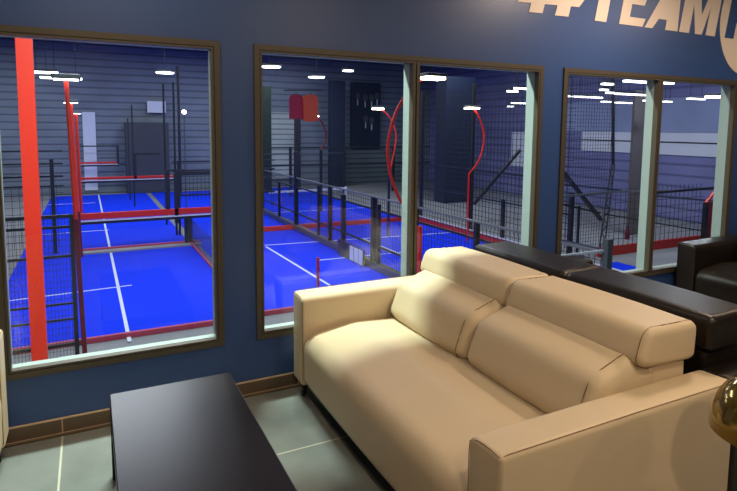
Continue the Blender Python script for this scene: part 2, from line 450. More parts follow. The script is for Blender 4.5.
s1 = make_sofa(M['cream'], M['creamseam'], M['legm'], 'cream leather two seat sofa with thick headrests beside the black coffee table')
s1.location = (1.026, -.078, 0)
dup(s1, (-.385, -1.90, 0), PI, 'cream leather sofa cut off by the left edge of the photo')
d1 = make_sofa(M['dark'], M['darkseam'], M['legm'], 'dark brown leather sofa standing back to back behind the cream sofa')
d1.location = (3.29, -1.90, 0); d1.rotation_euler.z = PI
dup(d1, (4.45, -.085, 0), 0, 'dark brown leather sofa with square armrest under the rightmost window')

# ------------------------------------------------------------------ coffee table
t = tag(empty('coffee_table', (.304, -1.10, 0)), 'low black rectangular coffee table on the grey tiles before the cream sofa', 'table')
bm = bmesh.new(); box(bm, -.262, .262, -.60, .612, .345, .38, .004, 2); build('tabletop', bm, M['table'], t)
for a in (-1, 1):
    for c in (-1, 1):
        bm = bmesh.new(); lx, ly = a*.243, c*.588+.006; box(bm, lx-.019, lx+.019, ly-.019, ly+.019, .001, .345, .002); build('leg', bm, M['table'], t)
bm = bmesh.new()
for a in (-1, 1): box(bm, a*.243-.012, a*.243+.012, -.56, .572, .315, .345)
for c in (-1, 1): box(bm, -.224, .224, c*.588-.006, c*.588+.018, .315, .345)
build('apron', bm, M['table'], t)

# ------------------------------------------------------------------ amber dome lamp
lx, ly, lz = 1.735, -2.225, .675
lp = tag(empty('dome_lamp', (lx, ly, 0)), 'amber glass dome lamp beside the near armrest of the cream sofa', 'lamp')
bm = bmesh.new(); R_ = .150; Hh = .165
pr = [(R_-.004, 0), (R_, .0), (R_+.001, .006), (R_, .012)] + [(R_*math.cos(a)**.85 if a < PI/2-.01 else .002, .012+Hh*math.sin(a)) for a in [PI/2*k/14 for k in range(1, 15)]]
outer = pr; inner = [(max(r-.004, .001), z-.003) for r, z in pr[::-1]]
lathe(bm, [(r, z+lz) for r, z in outer+inner], n=56); build('lamp_shade', bm, M['amber'], lp, smooth=True)
bm = bmesh.new(); lathe(bm, [(.001, .001), (.115, .001), (.12, .008), (.115, .016), (.02, .022), (.011, .03), (.011, lz+.03), (.022, lz+.035), (.022, lz+.06), (.001, lz+.062)], n=32); build('stand', bm, M['brass'], lp, smooth=True)
bm = bmesh.new(); lathe(bm, [(.001, lz+.062), (.016, lz+.065), (.03, lz+.09), (.026, lz+.115), (.001, lz+.127)], n=24); build('bulb', bm, glow('warm_bulb', (1, .8, .5), .4), lp, smooth=True)

# ------------------------------------------------------------------ lounge ceiling downlights
def area(name, loc, size, power, col, rot=(0, 0, 0), sy_=None, spread=PI):
    l = bpy.data.lights.new(name, 'AREA'); l.energy = power; l.color = col; l.size = size
    if sy_: l.shape = 'RECTANGLE'; l.size_y = sy_
    else: l.shape = 'DISK'
    l.spread = spread
    o = bpy.data.objects.new(name, l); COL.objects.link(o); o.location = loc; o.rotation_euler = rot
    return o
WARM = (1, .77, .52)
for i, (x, y, pw) in enumerate([(3.45, -.95, 40), (.1, -.6, 11), (2.1, -3.0, 34), (5.4, -1.3, 20), (.1, -4.2, 42), (3.6, -4.6, 18)]):  # out-of-view downlights; the one behind the camera added as warm fill
    f = tag(empty('ceiling_downlight', (x, y, ZC)), ['round downlight in the ceiling near the lettered wall', 'round downlight in the ceiling above the coffee table',
        'round downlight in the ceiling above the near end of the cream sofa', 'round downlight in the ceiling above the dark sofas', 'added warm fill downlight in the ceiling behind the left sofa',
        'round downlight in the ceiling toward the back wall'][i], 'ceiling light', 'lounge ceiling downlights')
    bm = bmesh.new(); lathe(bm, [(.10, 0), (.12, 0), (.12, -.012), (.10, -.012), (.10, 0)], n=28); build('trim_ring', bm, M['white'], f, smooth=True)
    bm = bmesh.new(); r_ = lathe(bm, [(.001, -.004), (.10, -.004)], n=28); build('diffuser', bm, M['spot'], f)
    area('downlight_lamp', (x, y, ZC-.02), .2, pw, WARM if i else (1, .76, .56))

# ------------------------------------------------------------------ hall shell
ZF = -2.5
HX0, HX1, HY1, HZ = -9, 24, 34, 6.3
bm = bmesh.new(); box(bm, HX0, HX1, WT, HY1, ZF-.3, ZF-.02); tag(build('floor_hall', bm, M['concrete']), kind='structure')
bm = bmesh.new(); box(bm, HX0, HX1, HY1, HY1+.2, ZF, HZ); tag(build('wall_far', bm, M['clad']), kind='structure')
bm = bmesh.new(); box(bm, HX1, HX1+.2, WT, HY1, ZF, HZ); tag(build('wall_far_right', bm, M['clad2']), kind='structure')
bm = bmesh.new(); box(bm, HX0-.2, HX0, WT, HY1, ZF, HZ); tag(build('wall_far_left', bm, M['clad']), kind='structure')
bm = bmesh.new(); box(bm, HX0, HX1, WT, HY1, HZ, HZ+.2); tag(build('ceiling_hall', bm, M['ceil']), kind='structure')
bm = bmesh.new(); box(bm, HX0, XL, .02, WT, ZF, HZ); box(bm, XR, HX1, .02, WT, ZF, HZ); box(bm, XL, XR, .02, WT, 4.2, HZ); tag(build('wall_near', bm, M['clad']), kind='structure')

def court(name, x0, x1, y0, y1, lines, label):
    bm = bmesh.new(); box(bm, x0, x1, y0, y1, ZF-.02, ZF)
    c = build('floor_'+name, bm, M['turf']); c['kind'] = 'structure'
    for (a, b0, c_, d, w) in lines:
        bm = bmesh.new(); beam(bm, (a, b0, ZF+.003), (c_, d, ZF+.003), w, .004); build('court_line', bm, M['line'], c)
court('blue_court', -2.0, 3.03, 8.35, 33, [(.56, 8.0, .42, 33, .07), (-1.95, 11.80, .86, 12.02, .06), (-1.95, 20.5, .6, 20.6, .07), (-1.95, 29.4, .2, 29.3, .08)], '')
court('blue_court_middle', 3.30, 12.75, 8.45, 33, [(5.44, 9.9, 5.28, 15.1, .07), (5.3, 15.35, 12.6, 14.7, .07), (8.9, 14.95, 8.9, 12.3, .07), (6.2, 12.56, 9.6, 12.47, .07), (5.2, 22.4, 12.5, 22.2, .07)], '')
court('blue_court_right', 12.9, 14.5, 5.0, 8.6, [], '')

# ------------------------------------------------------------------ court structures
def wires(bm, a, b_, z0, z1, px=.1, pz=.1, w=.012, side=Vector((0, 0, 0))):
    """welded wire grid between two ground points a, b_ (x, y)"""
    a = Vector((a[0], a[1], 0)); b_ = Vector((b_[0], b_[1], 0)); L_ = (b_-a).length; d = (b_-a)/L_
    n = int(L_/px)
    for k in range(1, n): p = a+d*(k*L_/n); beam(bm, p+Vector((0, 0, z0)), p+Vector((0, 0, z1)), w)
    n = int((z1-z0)/pz)
    for k in range(1, n): z = z0+(z1-z0)*k/n; beam(bm, a+Vector((0, 0, z)), b_+Vector((0, 0, z)), w)
    return bm

# near red post by the first window
p = bmesh.new(); a0 = at(41, 361, Y=4); 
beam(p, (a0.x-.01, 4, ZF), (at(24, 38, Y=4).x-.0, 4, 4.0), .155, .1)
tag(build('red_post', p, M['redpost']), 'broad orange red steel post just outside the leftmost window', 'post')

# mesh gate beside it
g = tag(empty('mesh_fence', (-.6, 7.66, ZF)), 'black wire mesh fence panel behind the broad red post', 'fence')
gx0, gx1 = -1.45, -.31
for z, w in ((0.0, .06), (-.18, .04), (-.69, .04), (-1.53, .035), (-1.81, .035), (-2.26, .045)):
    bm = bmesh.new(); beam(bm, (gx0, 7.66, z), (gx1, 7.66, z), w); build('rail', bm, M['steel'], g, world=True)
for x in (gx0, gx1): bm = bmesh.new(); beam(bm, (x, 7.66, ZF), (x, 7.66, .03), .07); build('post', bm, M['steel'], g, world=True)
bm = bmesh.new(); wires(bm, (gx0, 7.66), (gx1, 7.66), ZF+.03, 0, .05, .10, .005); build('wire_grid', bm, M['mesh'], g, world=True)

# red poles with lamp head
def pole(p0, p1, r, label, head=True, mat='redpost', low=None):
    o = tag(empty('lamp_pole', (p0[0], p0[1], p0[2])), label, 'lamp post', None)
    bm = bmesh.new(); tube(bm, [p0, p1], r, 10); build('pole', bm, M[mat], o, world=True)
    if low:
        bm = bmesh.new(); q0 = Vector(p0); q1 = Vector(p0).lerp(Vector(p1), low); beam(bm, q0+Vector((0, -.0, 0)), q1, r*2.8, r*2.3); build('sleeve', bm, M['maroon'], o, world=True)
    if head:
        bm = bmesh.new(); box(bm, p1[0]-.22, p1[0]+.22, p1[1]-.15, p1[1]+.15, p1[2]-.02, p1[2]+.06, .02); h = build('lamp_head', bm, M['greysteel'], o, world=True)
        bm = bmesh.new(); box(bm, p1[0]-.19, p1[0]+.19, p1[1]-.12, p1[1]+.12, p1[2]-.035, p1[2]-.021); build('led_panel', bm, M['led2'], o, world=True)
    return o
b0 = at(84.5, 345, Y=7.8); 
pole((b0.x, 7.8, ZF), (at(66, 78, Y=7.8).x, 7.8, at(66, 78, Y=7.8).z), .034, 'slender red lamp pole with maroon sleeve rising from the mesh panel', low=.5)
a_ = at(73, 102, Y=16.0); c_ = at(80, 178, Y=16.0); pole((c_.x-.06, 16.0, ZF), (a_.x-.06, 16.0, a_.z), .05, 'red lamp pole at the left end of the nearest crossing beam', low=.3)
a_ = at(76, 113, Y=24.6); c_ = at(80, 163, Y=24.6); pole((c_.x-.02, 24.6, ZF), (a_.x, 24.6, a_.z), .06, 'red lamp pole at the left end of the middle crossing beam')

# crossing frames between courts
def cross(Y, x0, x1, zt, zb, posts, label, base=True, upper=None):
    o = tag(empty('crossing_gantry', (x0, Y, ZF)), label, 'gantry', 'crossing gantries')
    bm = bmesh.new(); box(bm, x0, x1, Y-.06, Y+.06, zb, zt, .01); build('beam', bm, M['red'], o, world=True)
    bm = bmesh.new(); box(bm, x0, x1, Y-.07, Y+.07, zb-.07, zb-.035); build('edge_rail', bm, M['white'], o, world=True)
    bm = bmesh.new(); box(bm, x0, x1, Y-.05, Y+.05, zb-.16, zb-.07); build('lower_beam', bm, M['steel'], o, world=True)
    for x, za, zc in posts:
        bm = bmesh.new(); box(bm, x-.06, x+.06, Y-.06, Y+.06, za, zc); build('post', bm, M['steel'], o, world=True)
    if base:
        bm = bmesh.new(); box(bm, x0, x1-.6, Y-.05, Y+.05, ZF, ZF+.10); build('base_rail', bm, M['pink'], o, world=True)
        bm = bmesh.new(); box(bm, x0, x1-.6, Y-.45, Y-.06, ZF, ZF+.05); build('kerb', bm, M['concrete'], o, world=True)
    for (xa, xb, z, w) in (upper or []):
        bm = bmesh.new(); box(bm, xa, xb, Y-.04, Y+.04, z-w/2, z+w/2); build('rail', bm, M['steel'], o, world=True)
    return o
cross(16.7, -.45, 3.95, -1.25, -1.45, [(2.61, -1.75, -.06), (2.35, -1.25, .04), (2.92, ZF, -1.6), (3.06, ZF, -1.6)], 'nearest crossing frame with a red beam over the blue court', upper=[(2.6, 3.95, -.05, .12), (2.3, 2.9, .06, .06)])
cross(24.9, -.45, 3.75, -.78, -.88, [(1.90, -1.0, .27)], 'middle crossing frame with a thin red beam over the blue court', base=False, upper=[(1.9, 3.0, .25, .09)])
cross(33.0, -.48, 1.55, -.56, -.66, [(1.53, -.75, .40)], 'farthest crossing frame with a thin red beam by the far wall', base=False, upper=[(-.45, 1.5, .36, .07)])

# grey kerb and pink rail along the near end of the courts
for x0, x1, y, lab in ((-2.2, 3.1, 8.25, 'pink base rail along the near end of the left blue court'), (3.2, 7.2, 8.38, 'pink base rail along the near end of the middle blue court')):
    o = bmesh.new(); box(o, x0, x1, y, y+.08, ZF-.02, ZF+.08); tag(build('base_rail', o, M['pink']), lab, 'rail')
# right glass side of left court
o = tag(empty('glass_wall', (3.03, 12, ZF)), 'dusty glass court wall with painted grey reflection and pink base along the right side of the left court', 'glass wall')
bm = bmesh.new(); v = [bm.verts.new(q) for q in ((3.05, 12.4, ZF+.1), (3.05, 16.6, ZF+.1), (3.05, 16.6, -1.6), (3.05, 12.4, -1.6))]; bm.faces.new(v)
bmesh.ops.solidify(bm, geom=bm.faces[:], thickness=.012); build('glass_pane', bm, M['sheened'], o, world=True)
bm = bmesh.new(); box(bm, 3.02, 3.10, 10.5, 16.6, ZF-.02, ZF+.07); build('base_rail', bm, M['pink'], o, world=True)

# long side fence (parallel to the hall)
FX = 7.3
o = tag(empty('side_fence', (FX, 8, ZF)), 'long black steel mesh fence with top rail running along the middle court', 'fence')
Ya, Yb = 3.0, 23.5
for z, w, mt in ((-.42, .045, 'rail'), (-.78, .05, 'steel'), (-1.82, .05, 'steel')):
    bm = bmesh.new(); beam(bm, (FX, Ya, z+ .02), (FX, Yb, z-.03), w); build('rail', bm, M[mt], o, world=True)
bm = bmesh.new(); box(bm, FX-.10, FX+.10, Ya, Yb, ZF+.02, ZF+.20); build('base_beam', bm, M['greysteel'], o, world=True)
for y, w, zt in ((22.6, .14, 0.9), (20.0, .09, -.78), (17.8, .14, .6), (15.37, .09, -.5), (14.32, .13, -.42), (13.2, .13, -.6), (11.05, .15, -.42), (10.75, .1, -.6), (8.75, .1, -.42), (6.3, .1, -.42)):
    bm = bmesh.new(); box(bm, FX-w/2, FX+w/2, y-w/2, y+w/2, ZF, zt); build('post', bm, M['steel'], o, world=True)
bm = bmesh.new(); wires(bm, (FX+.03, Ya), (FX+.03, Yb), ZF+.2, -.42, .12, .12, .009); build('wire_grid', bm, M['mesh'], o, world=True)

# board with white sheets on the fence
o = tag(empty('notice_board', (FX-.2, 11.6, ZF)), 'navy board with white sheets hanging low on the side fence', 'notice board')
pA, pB = at(349, 262, X=FX-.2), at(372, 277, X=FX-.2)
bm = bmesh.new(); box(bm, FX-.23, FX-.2, 11.2, 13.1, -2.5, -2.0); build('board', bm, M['black'], o, world=True)
for k in range(3):
    bm = bmesh.new(); box(bm, FX-.245, FX-.231, 11.3+k*.31, 11.56+k*.31, -2.47, -2.03); build('sheet', bm, M['white'], o, world=True)
tag(build('red_marker_post', beam(bmesh.new(), (at(318, 286, Z=ZF).x, at(318, 286, Z=ZF).y, ZF), (at(318, 286, Z=ZF).x, at(318, 286, Z=ZF).y, ZF+.75), .06), M['red']), 'short red post on the middle blue court just above the cream armrest', 'post')

# net in the far court
o = tag(empty('court_net', (8.4, 25, ZF)), 'low net with a white top band across the middle blue court', 'net')
bm = bmesh.new(); beam(bm, (8.3, 24.9, -1.83), (12.6, 24.9, -1.80), .10, .10); build('top_band', bm, M['white'], o, world=True)
bm = bmesh.new(); beam(bm, (12.68, 24.9, ZF), (12.68, 24.9, -1.7), .1); build('post', bm, M['white'], o, world=True)
bm = bmesh.new(); wires(bm, (8.3, 24.9), (12.6, 24.9), ZF, -1.85, .12, .12, .012); build('net_mesh', bm, M['mesh'], o, world=True)

# red kick boards bounding the middle court
o = tag(empty('kick_board', (12.75, 17.6, ZF)), 'red kick board bordering the right side of the middle blue court', 'kick board')
bm = bmesh.new(); box(bm, 12.75, 12.83, 6, 17.7, ZF, ZF+.26); build('side_board', bm, M['red'], o, world=True)
bm = bmesh.new(); box(bm, 12.70, 12.75, 6, 17.7, ZF+.26, ZF+.29); build('capping', bm, M['white'], o, world=True)
tag(build('crossing_board', box(bmesh.new(), 7.42, 12.70, 17.8, 17.95, ZF-.01, ZF+.17), M['red']), 'long red kick board crossing the middle blue court beyond the side fence', 'kick board')
tag(build('crossing_board', box(bmesh.new(), 5.9, 7.17, 17.8, 17.95, ZF-.01, ZF+.17), M['red']), 'short red kick board at the left jamb of the middle window before the side fence', 'kick board')

# right-hand mesh fences behind the kick board
def fence(name, pts, rails, posts, grid, label, rmat='greysteel', pw=.09, pitch=.13, ww=.014):
    (xa, ya), (xb, yb) = pts; o = tag(empty(name, (xa, ya, ZF)), label, 'fence')
    for z, w, mt in rails:
        bm = bmesh.new(); beam(bm, (xa, ya, z), (xb, yb, z), w); build('rail', bm, M[mt], o, world=True)
    for tt, zt, mt in posts:
        x, y = xa+(xb-xa)*tt, ya+(yb-ya)*tt
        bm = bmesh.new(); box(bm, x-pw/2, x+pw/2, y-pw/2, y+pw/2, ZF, zt); build('post', bm, M[mt], o, world=True)
    for z0, z1 in grid:
        bm = bmesh.new(); wires(bm, pts[0], pts[1], z0, z1, pitch, pitch, ww); build('wire_grid', bm, M['mesh'], o, world=True)
    return o
pz = at(416, 169, X=13.2); pe = at(469, 173, X=13.2)
fence('court_fence', ((13.45, 19.5), (13.45, 9.5)), ((-.05, .06, 'steel'), (-1.1, .05, 'steel')), ((.02, 3.2, 'steel'), (.12, 3.2, 'steel'), (.49, 3.3, 'steel'), (.485, -.05, 'maroon'), (.68, -1.0, 'steel'), (1, -.4, 'steel')),
      ((ZF+.3, 3.2),), 'tall black mesh fence behind the red kick board', pw=.12, pitch=.2, ww=.016)
q = at(420, 226, Y=6.4); bm = bmesh.new(); beam(bm, (q.x, 6.4, ZF), (q.x, 6.4, q.z), .07); tag(build('red_rail_post', bm, M['red']), 'thin red post right beside the middle window mullion above the cream headrest', 'post')
fence('mesh_railing', ((-5.2, 16.9), (-.75, 16.9)), ((.35, .05, 'steel'), (-.05, .06, 'steel'), (.75, .04, 'steel'), (-.35, .05, 'steel')), ((.3, .95, 'steel'), (.56, .95, 'steel'), (.79, .95, 'steel'), (.93, .5, 'steel')), ((-2.3, -.35),), 'dark railing with mesh behind the broad red post in the leftmost window', pw=.11, pitch=.2, ww=.012)
# low far railing seen through the middle window
fence('guard_rail', ((6.5, 28.5), (20.5, 28.5)), ((-.70, .10, 'steel'), (.35, .08, 'steel'), (.0, .05, 'greysteel')), ((.0, .4, 'steel'), (.08, .4, 'steel'), (.3, .4, 'steel'), (.33, .4, 'steel'), (.55, .4, 'steel'), (.8, .4, 'steel')), (), 'dark guard rail along the far end of the middle court', pw=.14)
# diagonal braces
for p0, p1, Y, lab in (((520, 150), (474, 204), 17.0, 'dark diagonal brace behind the middle window mesh fence'), ((563, 172), (601, 220), 11.0, 'grey diagonal brace behind the left pane of the rightmost window')):
    bm = bmesh.new(); beam(bm, at(*p0, Y=Y), at(*p1, Y=Y), .12); tag(build('diagonal_brace', bm, M['steel']), lab, 'brace')

# window 3 fence, mast and beam
YW = 9.5
o = tag(empty('lattice_mast', (at(612, 250, Y=YW).x, YW, ZF)), 'slim dark lattice mast rising behind the rightmost window', 'mast')
q0, q1, q2 = at(613, 60, Y=YW), at(613, 165, Y=YW), at(601, 252, Y=YW)
bm = bmesh.new(); beam(bm, q0, q1, .07); build('upper_post', bm, M['steel'], o, world=True)
bm = bmesh.new()
for dx in (-.12, .12): beam(bm, (q1.x+dx*.6, YW, q1.z), (q2.x+dx, YW, ZF), .035)
for k in range(12):
    z0 = q1.z+(ZF-q1.z)*k/12; z1 = q1.z+(ZF-q1.z)*(k+1)/12; xa = q1.x+(q2.x-q1.x)*k/12; xb = q1.x+(q2.x-q1.x)*(k+1)/12
    s = -1 if k % 2 else 1
    beam(bm, (xa+s*.1, YW, z0), (xb-s*.1, YW, z1), .025)
build('lattice', bm, M['greysteel'], o, world=True)
YW = 9.0
xw0 = at(552, 200, Y=YW).x; xw1 = at(613, 200, Y=YW).x; xw2 = at(665, 200, Y=YW).x; xw3 = at(716, 200, Y=YW).x
o = tag(empty('window_fence', (xw0, YW, ZF)), 'black wire mesh fence filling the left pane of the rightmost window', 'fence')
for (u0, v0, u1, v1, w, mt) in ((556, 197, 612, 192, .06, 'rail'), (612, 192, 665, 190.5, .05, 'rail'), (556, 203, 600, 213, .05, 'steel'), (556, 239, 603, 249.5, .06, 'rail'), (556, 184, 620, 190, .03, 'steel')):
    bm = bmesh.new(); beam(bm, at(u0, v0, Y=YW-.1), at(u1, v1, Y=YW-.1), w); build('rail', bm, M[mt], o, world=True)
bm = bmesh.new(); wires(bm, (xw0, YW), (xw1, YW), -2.2, 3.3, .11, .11, .008); build('wire_grid', bm, M['mesh'], o, world=True)
bm = bmesh.new(); beam(bm, (at(579, 210, Y=YW).x, YW, ZF), (at(579, 210, Y=YW).x, YW, at(579, 206, Y=YW).z), .06); build('post', bm, M['steel'], o, world=True)
o = tag(empty('wire_panel', (xw1, YW, ZF)), 'dark framed railing panel seen through the right part of the rightmost window', 'railing')
for (u0, v0, u1, v1, w, mt) in ((652, 193, 719, 187.5, .08, 'steel'), (652, 196, 714, 201, .05, 'greysteel'), (604, 214, 708, 232, .04, 'steel'), (652, 256.5, 678, 261, .04, 'steel')):
    bm = bmesh.new(); beam(bm, at(u0, v0, Y=YW+.2), at(u1, v1, Y=YW+.2), w); build('rail', bm, M[mt], o, world=True)
bm = bmesh.new(); beam(bm, at(718.5, 188, Y=YW+.2), at(716, 240, Y=YW+.2), .06); build('post', bm, M['steel'], o, world=True)
bm = bmesh.new(); wires(bm, (xw1+.2, YW+.25), (xw3-.3, YW+.25), -2.2, -.3, .22, .22, .012); build('wire_grid', bm, M['mesh'], o, world=True)
q = at(712.5, 202, Y=YW-.15)
tag(build('gate_post', beam(bmesh.new(), q, (q.x, YW-.15, ZF), .20, .16), M['maroon']), 'thick maroon gate post at the right side of the rightmost window', 'post')
q0 = at(607, 257, Y=YW); q1 = at(740, 232, Y=YW)
tag(build('low_beam', box(bmesh.new(), q0.x, q1.x, YW+.3, YW+.4, ZF-.01, ZF+.28), M['red']), 'low red beam at floor level behind the rightmost window', 'beam')
# bollard like grey post and thin rail
o = tag(empty('rail_post', (5.6, 2.2, ZF)), 'stout grey rail post with a white rail in the rightmost window', 'post')
Yp = 2.4; c0 = at(608, 239, Y=Yp)
bm = bmesh.new(); box(bm, c0.x-.055, c0.x+.055, Yp-.05, Yp+.05, ZF, c0.z, .008); build('post', bm, M['greysteel'], o, world=True)
bm = bmesh.new(); beam(bm, at(552, 257, Y=Yp), at(603, 250.5, Y=Yp), .025); build('rail', bm, M['white'], o, world=True)

# curved red lamp posts
def arch(name, pix, Y, r, label, down=True, head=None, hs=.2, mat='red', strong=True):
    pts = [at(u, v, Y=Y) for u, v in pix]
    # smooth
    sm_ = []
    P = [pts[0]] + pts + [pts[-1]]
    for i in range(1, len(P)-2):
        for k in range(6):
            t_ = k/6; a, b_, c, d = P[i-1], P[i], P[i+1], P[i+2]
            sm_.append(.5*((2*b_) + (-a+c)*t_ + (2*a-5*b_+4*c-d)*t_*t_ + (-a+3*b_-3*c+d)*t_**3))
    sm_.append(pts[-1])
    if down: sm_.append(Vector((pts[-1].x, Y, ZF)))
    o = tag(empty('curved_lamp_post', (pts[-1].x, Y, ZF)), label, 'lamp post', 'curved red court lamp posts')
    if not down: q = bmesh.new(); beam(q, pts[-1], (pts[-1].x, Y, ZF), r*2.4); build('lower_post', q, M['steel'], o, world=True)
    bm = bmesh.new(); tube(bm, sm_, r, 8); build('curved_pole', bm, M[mat], o, world=True)
    if head:
        h = at(*head, Y=Y)
        bm = bmesh.new(); box(bm, h.x-hs, h.x+hs, Y-hs*.7, Y+hs*.7, h.z, h.z+.08, .02); build('lamp_head', bm, M['greysteel'], o, world=True)
        bm = bmesh.new(); box(bm, h.x-hs*.9, h.x+hs*.9, Y-hs*.6, Y+hs*.6, h.z-.06, h.z-.001); build('led_panel', bm, M['led' if strong else 'led2'], o, world=True)
    return o
arch('a', [(421, 80), (408, 92), (395, 115), (388, 145), (390, 172), (398, 196), (405, 207)], 7.6, .035, 'red curved lamp post with the brightest lamp in the middle window', head=(433, 77), hs=.26)
arch('a', [(381, 109), (390, 118), (396, 134), (394, 152), (389, 175)], 15, .03, 'thin red curved lamp post left of the middle window mullion', head=(378, 108), hs=.2, down=False)
arch('a', [(317, 117), (323, 124), (326, 137), (321, 150)], 22, .045, 'small distant curved lamp post beside the orange shirt', head=(314, 115.5), hs=.22, down=False, mat='maroon')
arch('a', [(474, 109), (481, 122), (484, 140), (479, 160), (469, 174)], 13.1, .034, 'red curved lamp post standing by the mesh fence in the middle window', head=(472, 107.5), hs=.25)
arch('a', [(720, 97), (727, 107), (733, 130), (731, 160), (723, 180), (706, 203)], 8.4, .055, 'red curved lamp post at the right edge of the rightmost window', head=(716, 96), hs=.32, down=False, strong=False)

# cladding features on the far walls
tag(build('lit_wall_patch', box(bmesh.new(), *(lambda a, c: (a.x, c.x, 33.9, 33.99, c.z, a.z))(at(82, 112, Y=33.9), at(98, 190, Y=33.9))), M['panelm']), 'pale board for the lit patch of wall at the far end of the left court', 'wall panel')  # pale colour stands for light falling on this patch of far wall
a, c = at(268, 112, Y=33.9), at(300, 178, Y=33.9)
tag(build('pale_shutter', box(bmesh.new(), a.x, c.x, 33.85, 33.99, c.z, a.z), planks('pale_shutter_slats', (.55, .62, .62), (.2, .24, .26), .35)), 'pale slatted shutter on the far wall below the hanging shirts', 'shutter')
a, c = at(340, 151, Y=33.9), at(400, 190, Y=33.9)
tag(build('slatted_shutter', box(bmesh.new(), a.x, c.x, 33.85, 33.99, c.z, a.z), planks('grey_shutter_slats', (.2, .25, .27), (.06, .08, .1), .35)), 'grey slatted shutter on the far wall left of the window mullion', 'shutter')
def xbox(name, u0, v0, u1, v1, Y, dpt, mat, lab, cat, floor=False):
    a, c = at(u0, v0, Y=Y), at(u1, v1, Y=Y)
    return tag(build(name, box(bmesh.new(), min(a.x, c.x), max(a.x, c.x), Y, Y+dpt, ZF if floor else c.z, a.z, .02), mat), lab, cat)
xbox('dark_cabinet', 125, 122, 170, 180, 33, .8, plain('charcoal_cladding', (.05, .055, .07), .6), 'tall charcoal block at the far wall of the left court', 'cabinet', True)
xbox('wall_screen', 147, 101, 166, 113, 33.7, .15, M['panelm'], 'pale blue screen on the far wall above the charcoal block', 'screen')
xbox('steel_column', 262, 86, 272, 185, 31, .5, plain('dark_green_paint', (.004, .02, .012), .6), 'dark green column at the left edge of the middle window', 'column', True)
xbox('steel_column', 296, 118, 301, 186, 31, .4, M['steel'], 'narrow dark column below the red shirt', 'column', True)
xbox('steel_column', 331, 80, 345, 185, 32, .5, M['navybox'], 'broad navy column near the centre of the middle window', 'column', True)
xbox('display_board', 352, 82, 380, 148.5, 33.7, .295, M['navybox'], 'wide dark display board with rackets on the far wall', 'display board')
xbox('dark_wall_box', 447, 76, 472, 215, 22, 1.0, M['navybox'], 'tall dark navy cabinet behind the mesh fence', 'cabinet', True)
xbox('grey_column', 636, 90, 643, 240, 11.5, .12, plain('brown_grey_column', (.12, .11, .12), .6), 'brown grey column behind the rightmost window', 'column', True)
for (u0, u1, v0, v1) in ((200, 206, 70, 190),): xbox('steel_column', 177, 66, 182, 190, 32, .3, M['black'], 'thin black column at the far end of the left court', 'column', True)

# mesh-court posts in the left window, thin and dark
for u, v0, Y in ((127.5, 118, 30), (131.5, 105, 27), (163, 84, 21), (173, 82, 18.5)):
    t0 = at(u, v0, Y=Y); bm = bmesh.new(); beam(bm, (t0.x, Y, ZF), (t0.x, Y, t0.z), .07)
    tag(build('fence_post', bm, M['steel']), {127.5: 'thin dark fence post leftmost of the far four', 131.5: 'thin dark fence post second of the far four from the left', 163: 'tall dark fence post with its top under the pale far lamp', 173: 'tallest dark fence post right of the others'}[u], 'fence post', 'far court fence posts')
fence('far_fence', ((2.75, 18.4), (6.6, 18.4)), ((-.1, .07, 'steel'), (.25, .05, 'steel'), (-1.0, .05, 'steel')), ((.05, .25, 'steel'), (.5, .25, 'steel')), ((-1.2, -.1),), 'small black railing with mesh at the right edge of the leftmost window', pw=.08, pitch=.14)
# round lamp head in left window
tt = at(184, 112, Y=24); o = tag(empty('globe_lamp', (tt.x, 24, ZF)), 'small bright round lamp on a thin pole in the leftmost window', 'lamp post')
bm = bmesh.new(); bmesh.ops.create_uvsphere(bm, u_segments=16, v_segments=10, radius=.10); bmesh.ops.translate(bm, verts=bm.verts, vec=tt); build('globe', bm, M['led2'], o, world=True)
bm = bmesh.new(); beam(bm, (tt.x, 24, ZF), (tt.x, 24, tt.z-.1), .05); build('pole', bm, M['greysteel'], o, world=True)

# rackets and shirts hanging at the far display
def shirt(u0, v0, u1, v1, Y, mat, lab):
    a, c = at(u0, v0, Y=Y), at(u1, v1, Y=Y); w = c.x-a.x; h = a.z-c.z; n = 14; o = tag(empty('hanging_shirt', ((a.x+c.x)/2, Y, a.z)), lab, 'shirt', 'shirts hanging in the hall')
    bm = bmesh.new(); out = [(0.02, 0), (.98, 0), (.97, .3), (1.0, .8), (.92, .93), (.66, 1.0), (.6, .95), (.4, .95), (.34, 1.0), (.08, .93), (0, .8), (.03, .3)]
    prism(bm, [(a.x+x*w, c.z+z*h) for x, z in out], Y-.06, .12); bmesh.ops.bevel(bm, geom=bm.edges[:], offset=.02, segments=2, affect='EDGES'); build('shirt_body', bm, mat, o, world=True)
    bm = bmesh.new(); tube(bm, [(a.x+w*.1, Y, a.z-h*.06), (a.x+w*.5, Y, a.z+.02), (a.x+w*.9, Y, a.z-h*.06)], .02, 6); tube(bm, [(a.x+w*.5, Y, a.z+.02), (a.x+w*.5, Y, a.z+.2)], .015, 6); build('hanger', bm, M['greysteel'], o, world=True)
shirt(289, 94, 303.5, 119, 20, M['crimson'], 'crimson shirt hanging left of the orange one')
shirt(303, 94, 318, 121.5, 19.8, M['orange'], 'orange shirt hanging right of the crimson one')
tag(build('display_rail', beam(bmesh.new(), at(284, 90.3, Y=20.1), at(322, 90.3, Y=20.1), .05), M['steel']), 'dark rail from which the two shirts hang', 'rail')
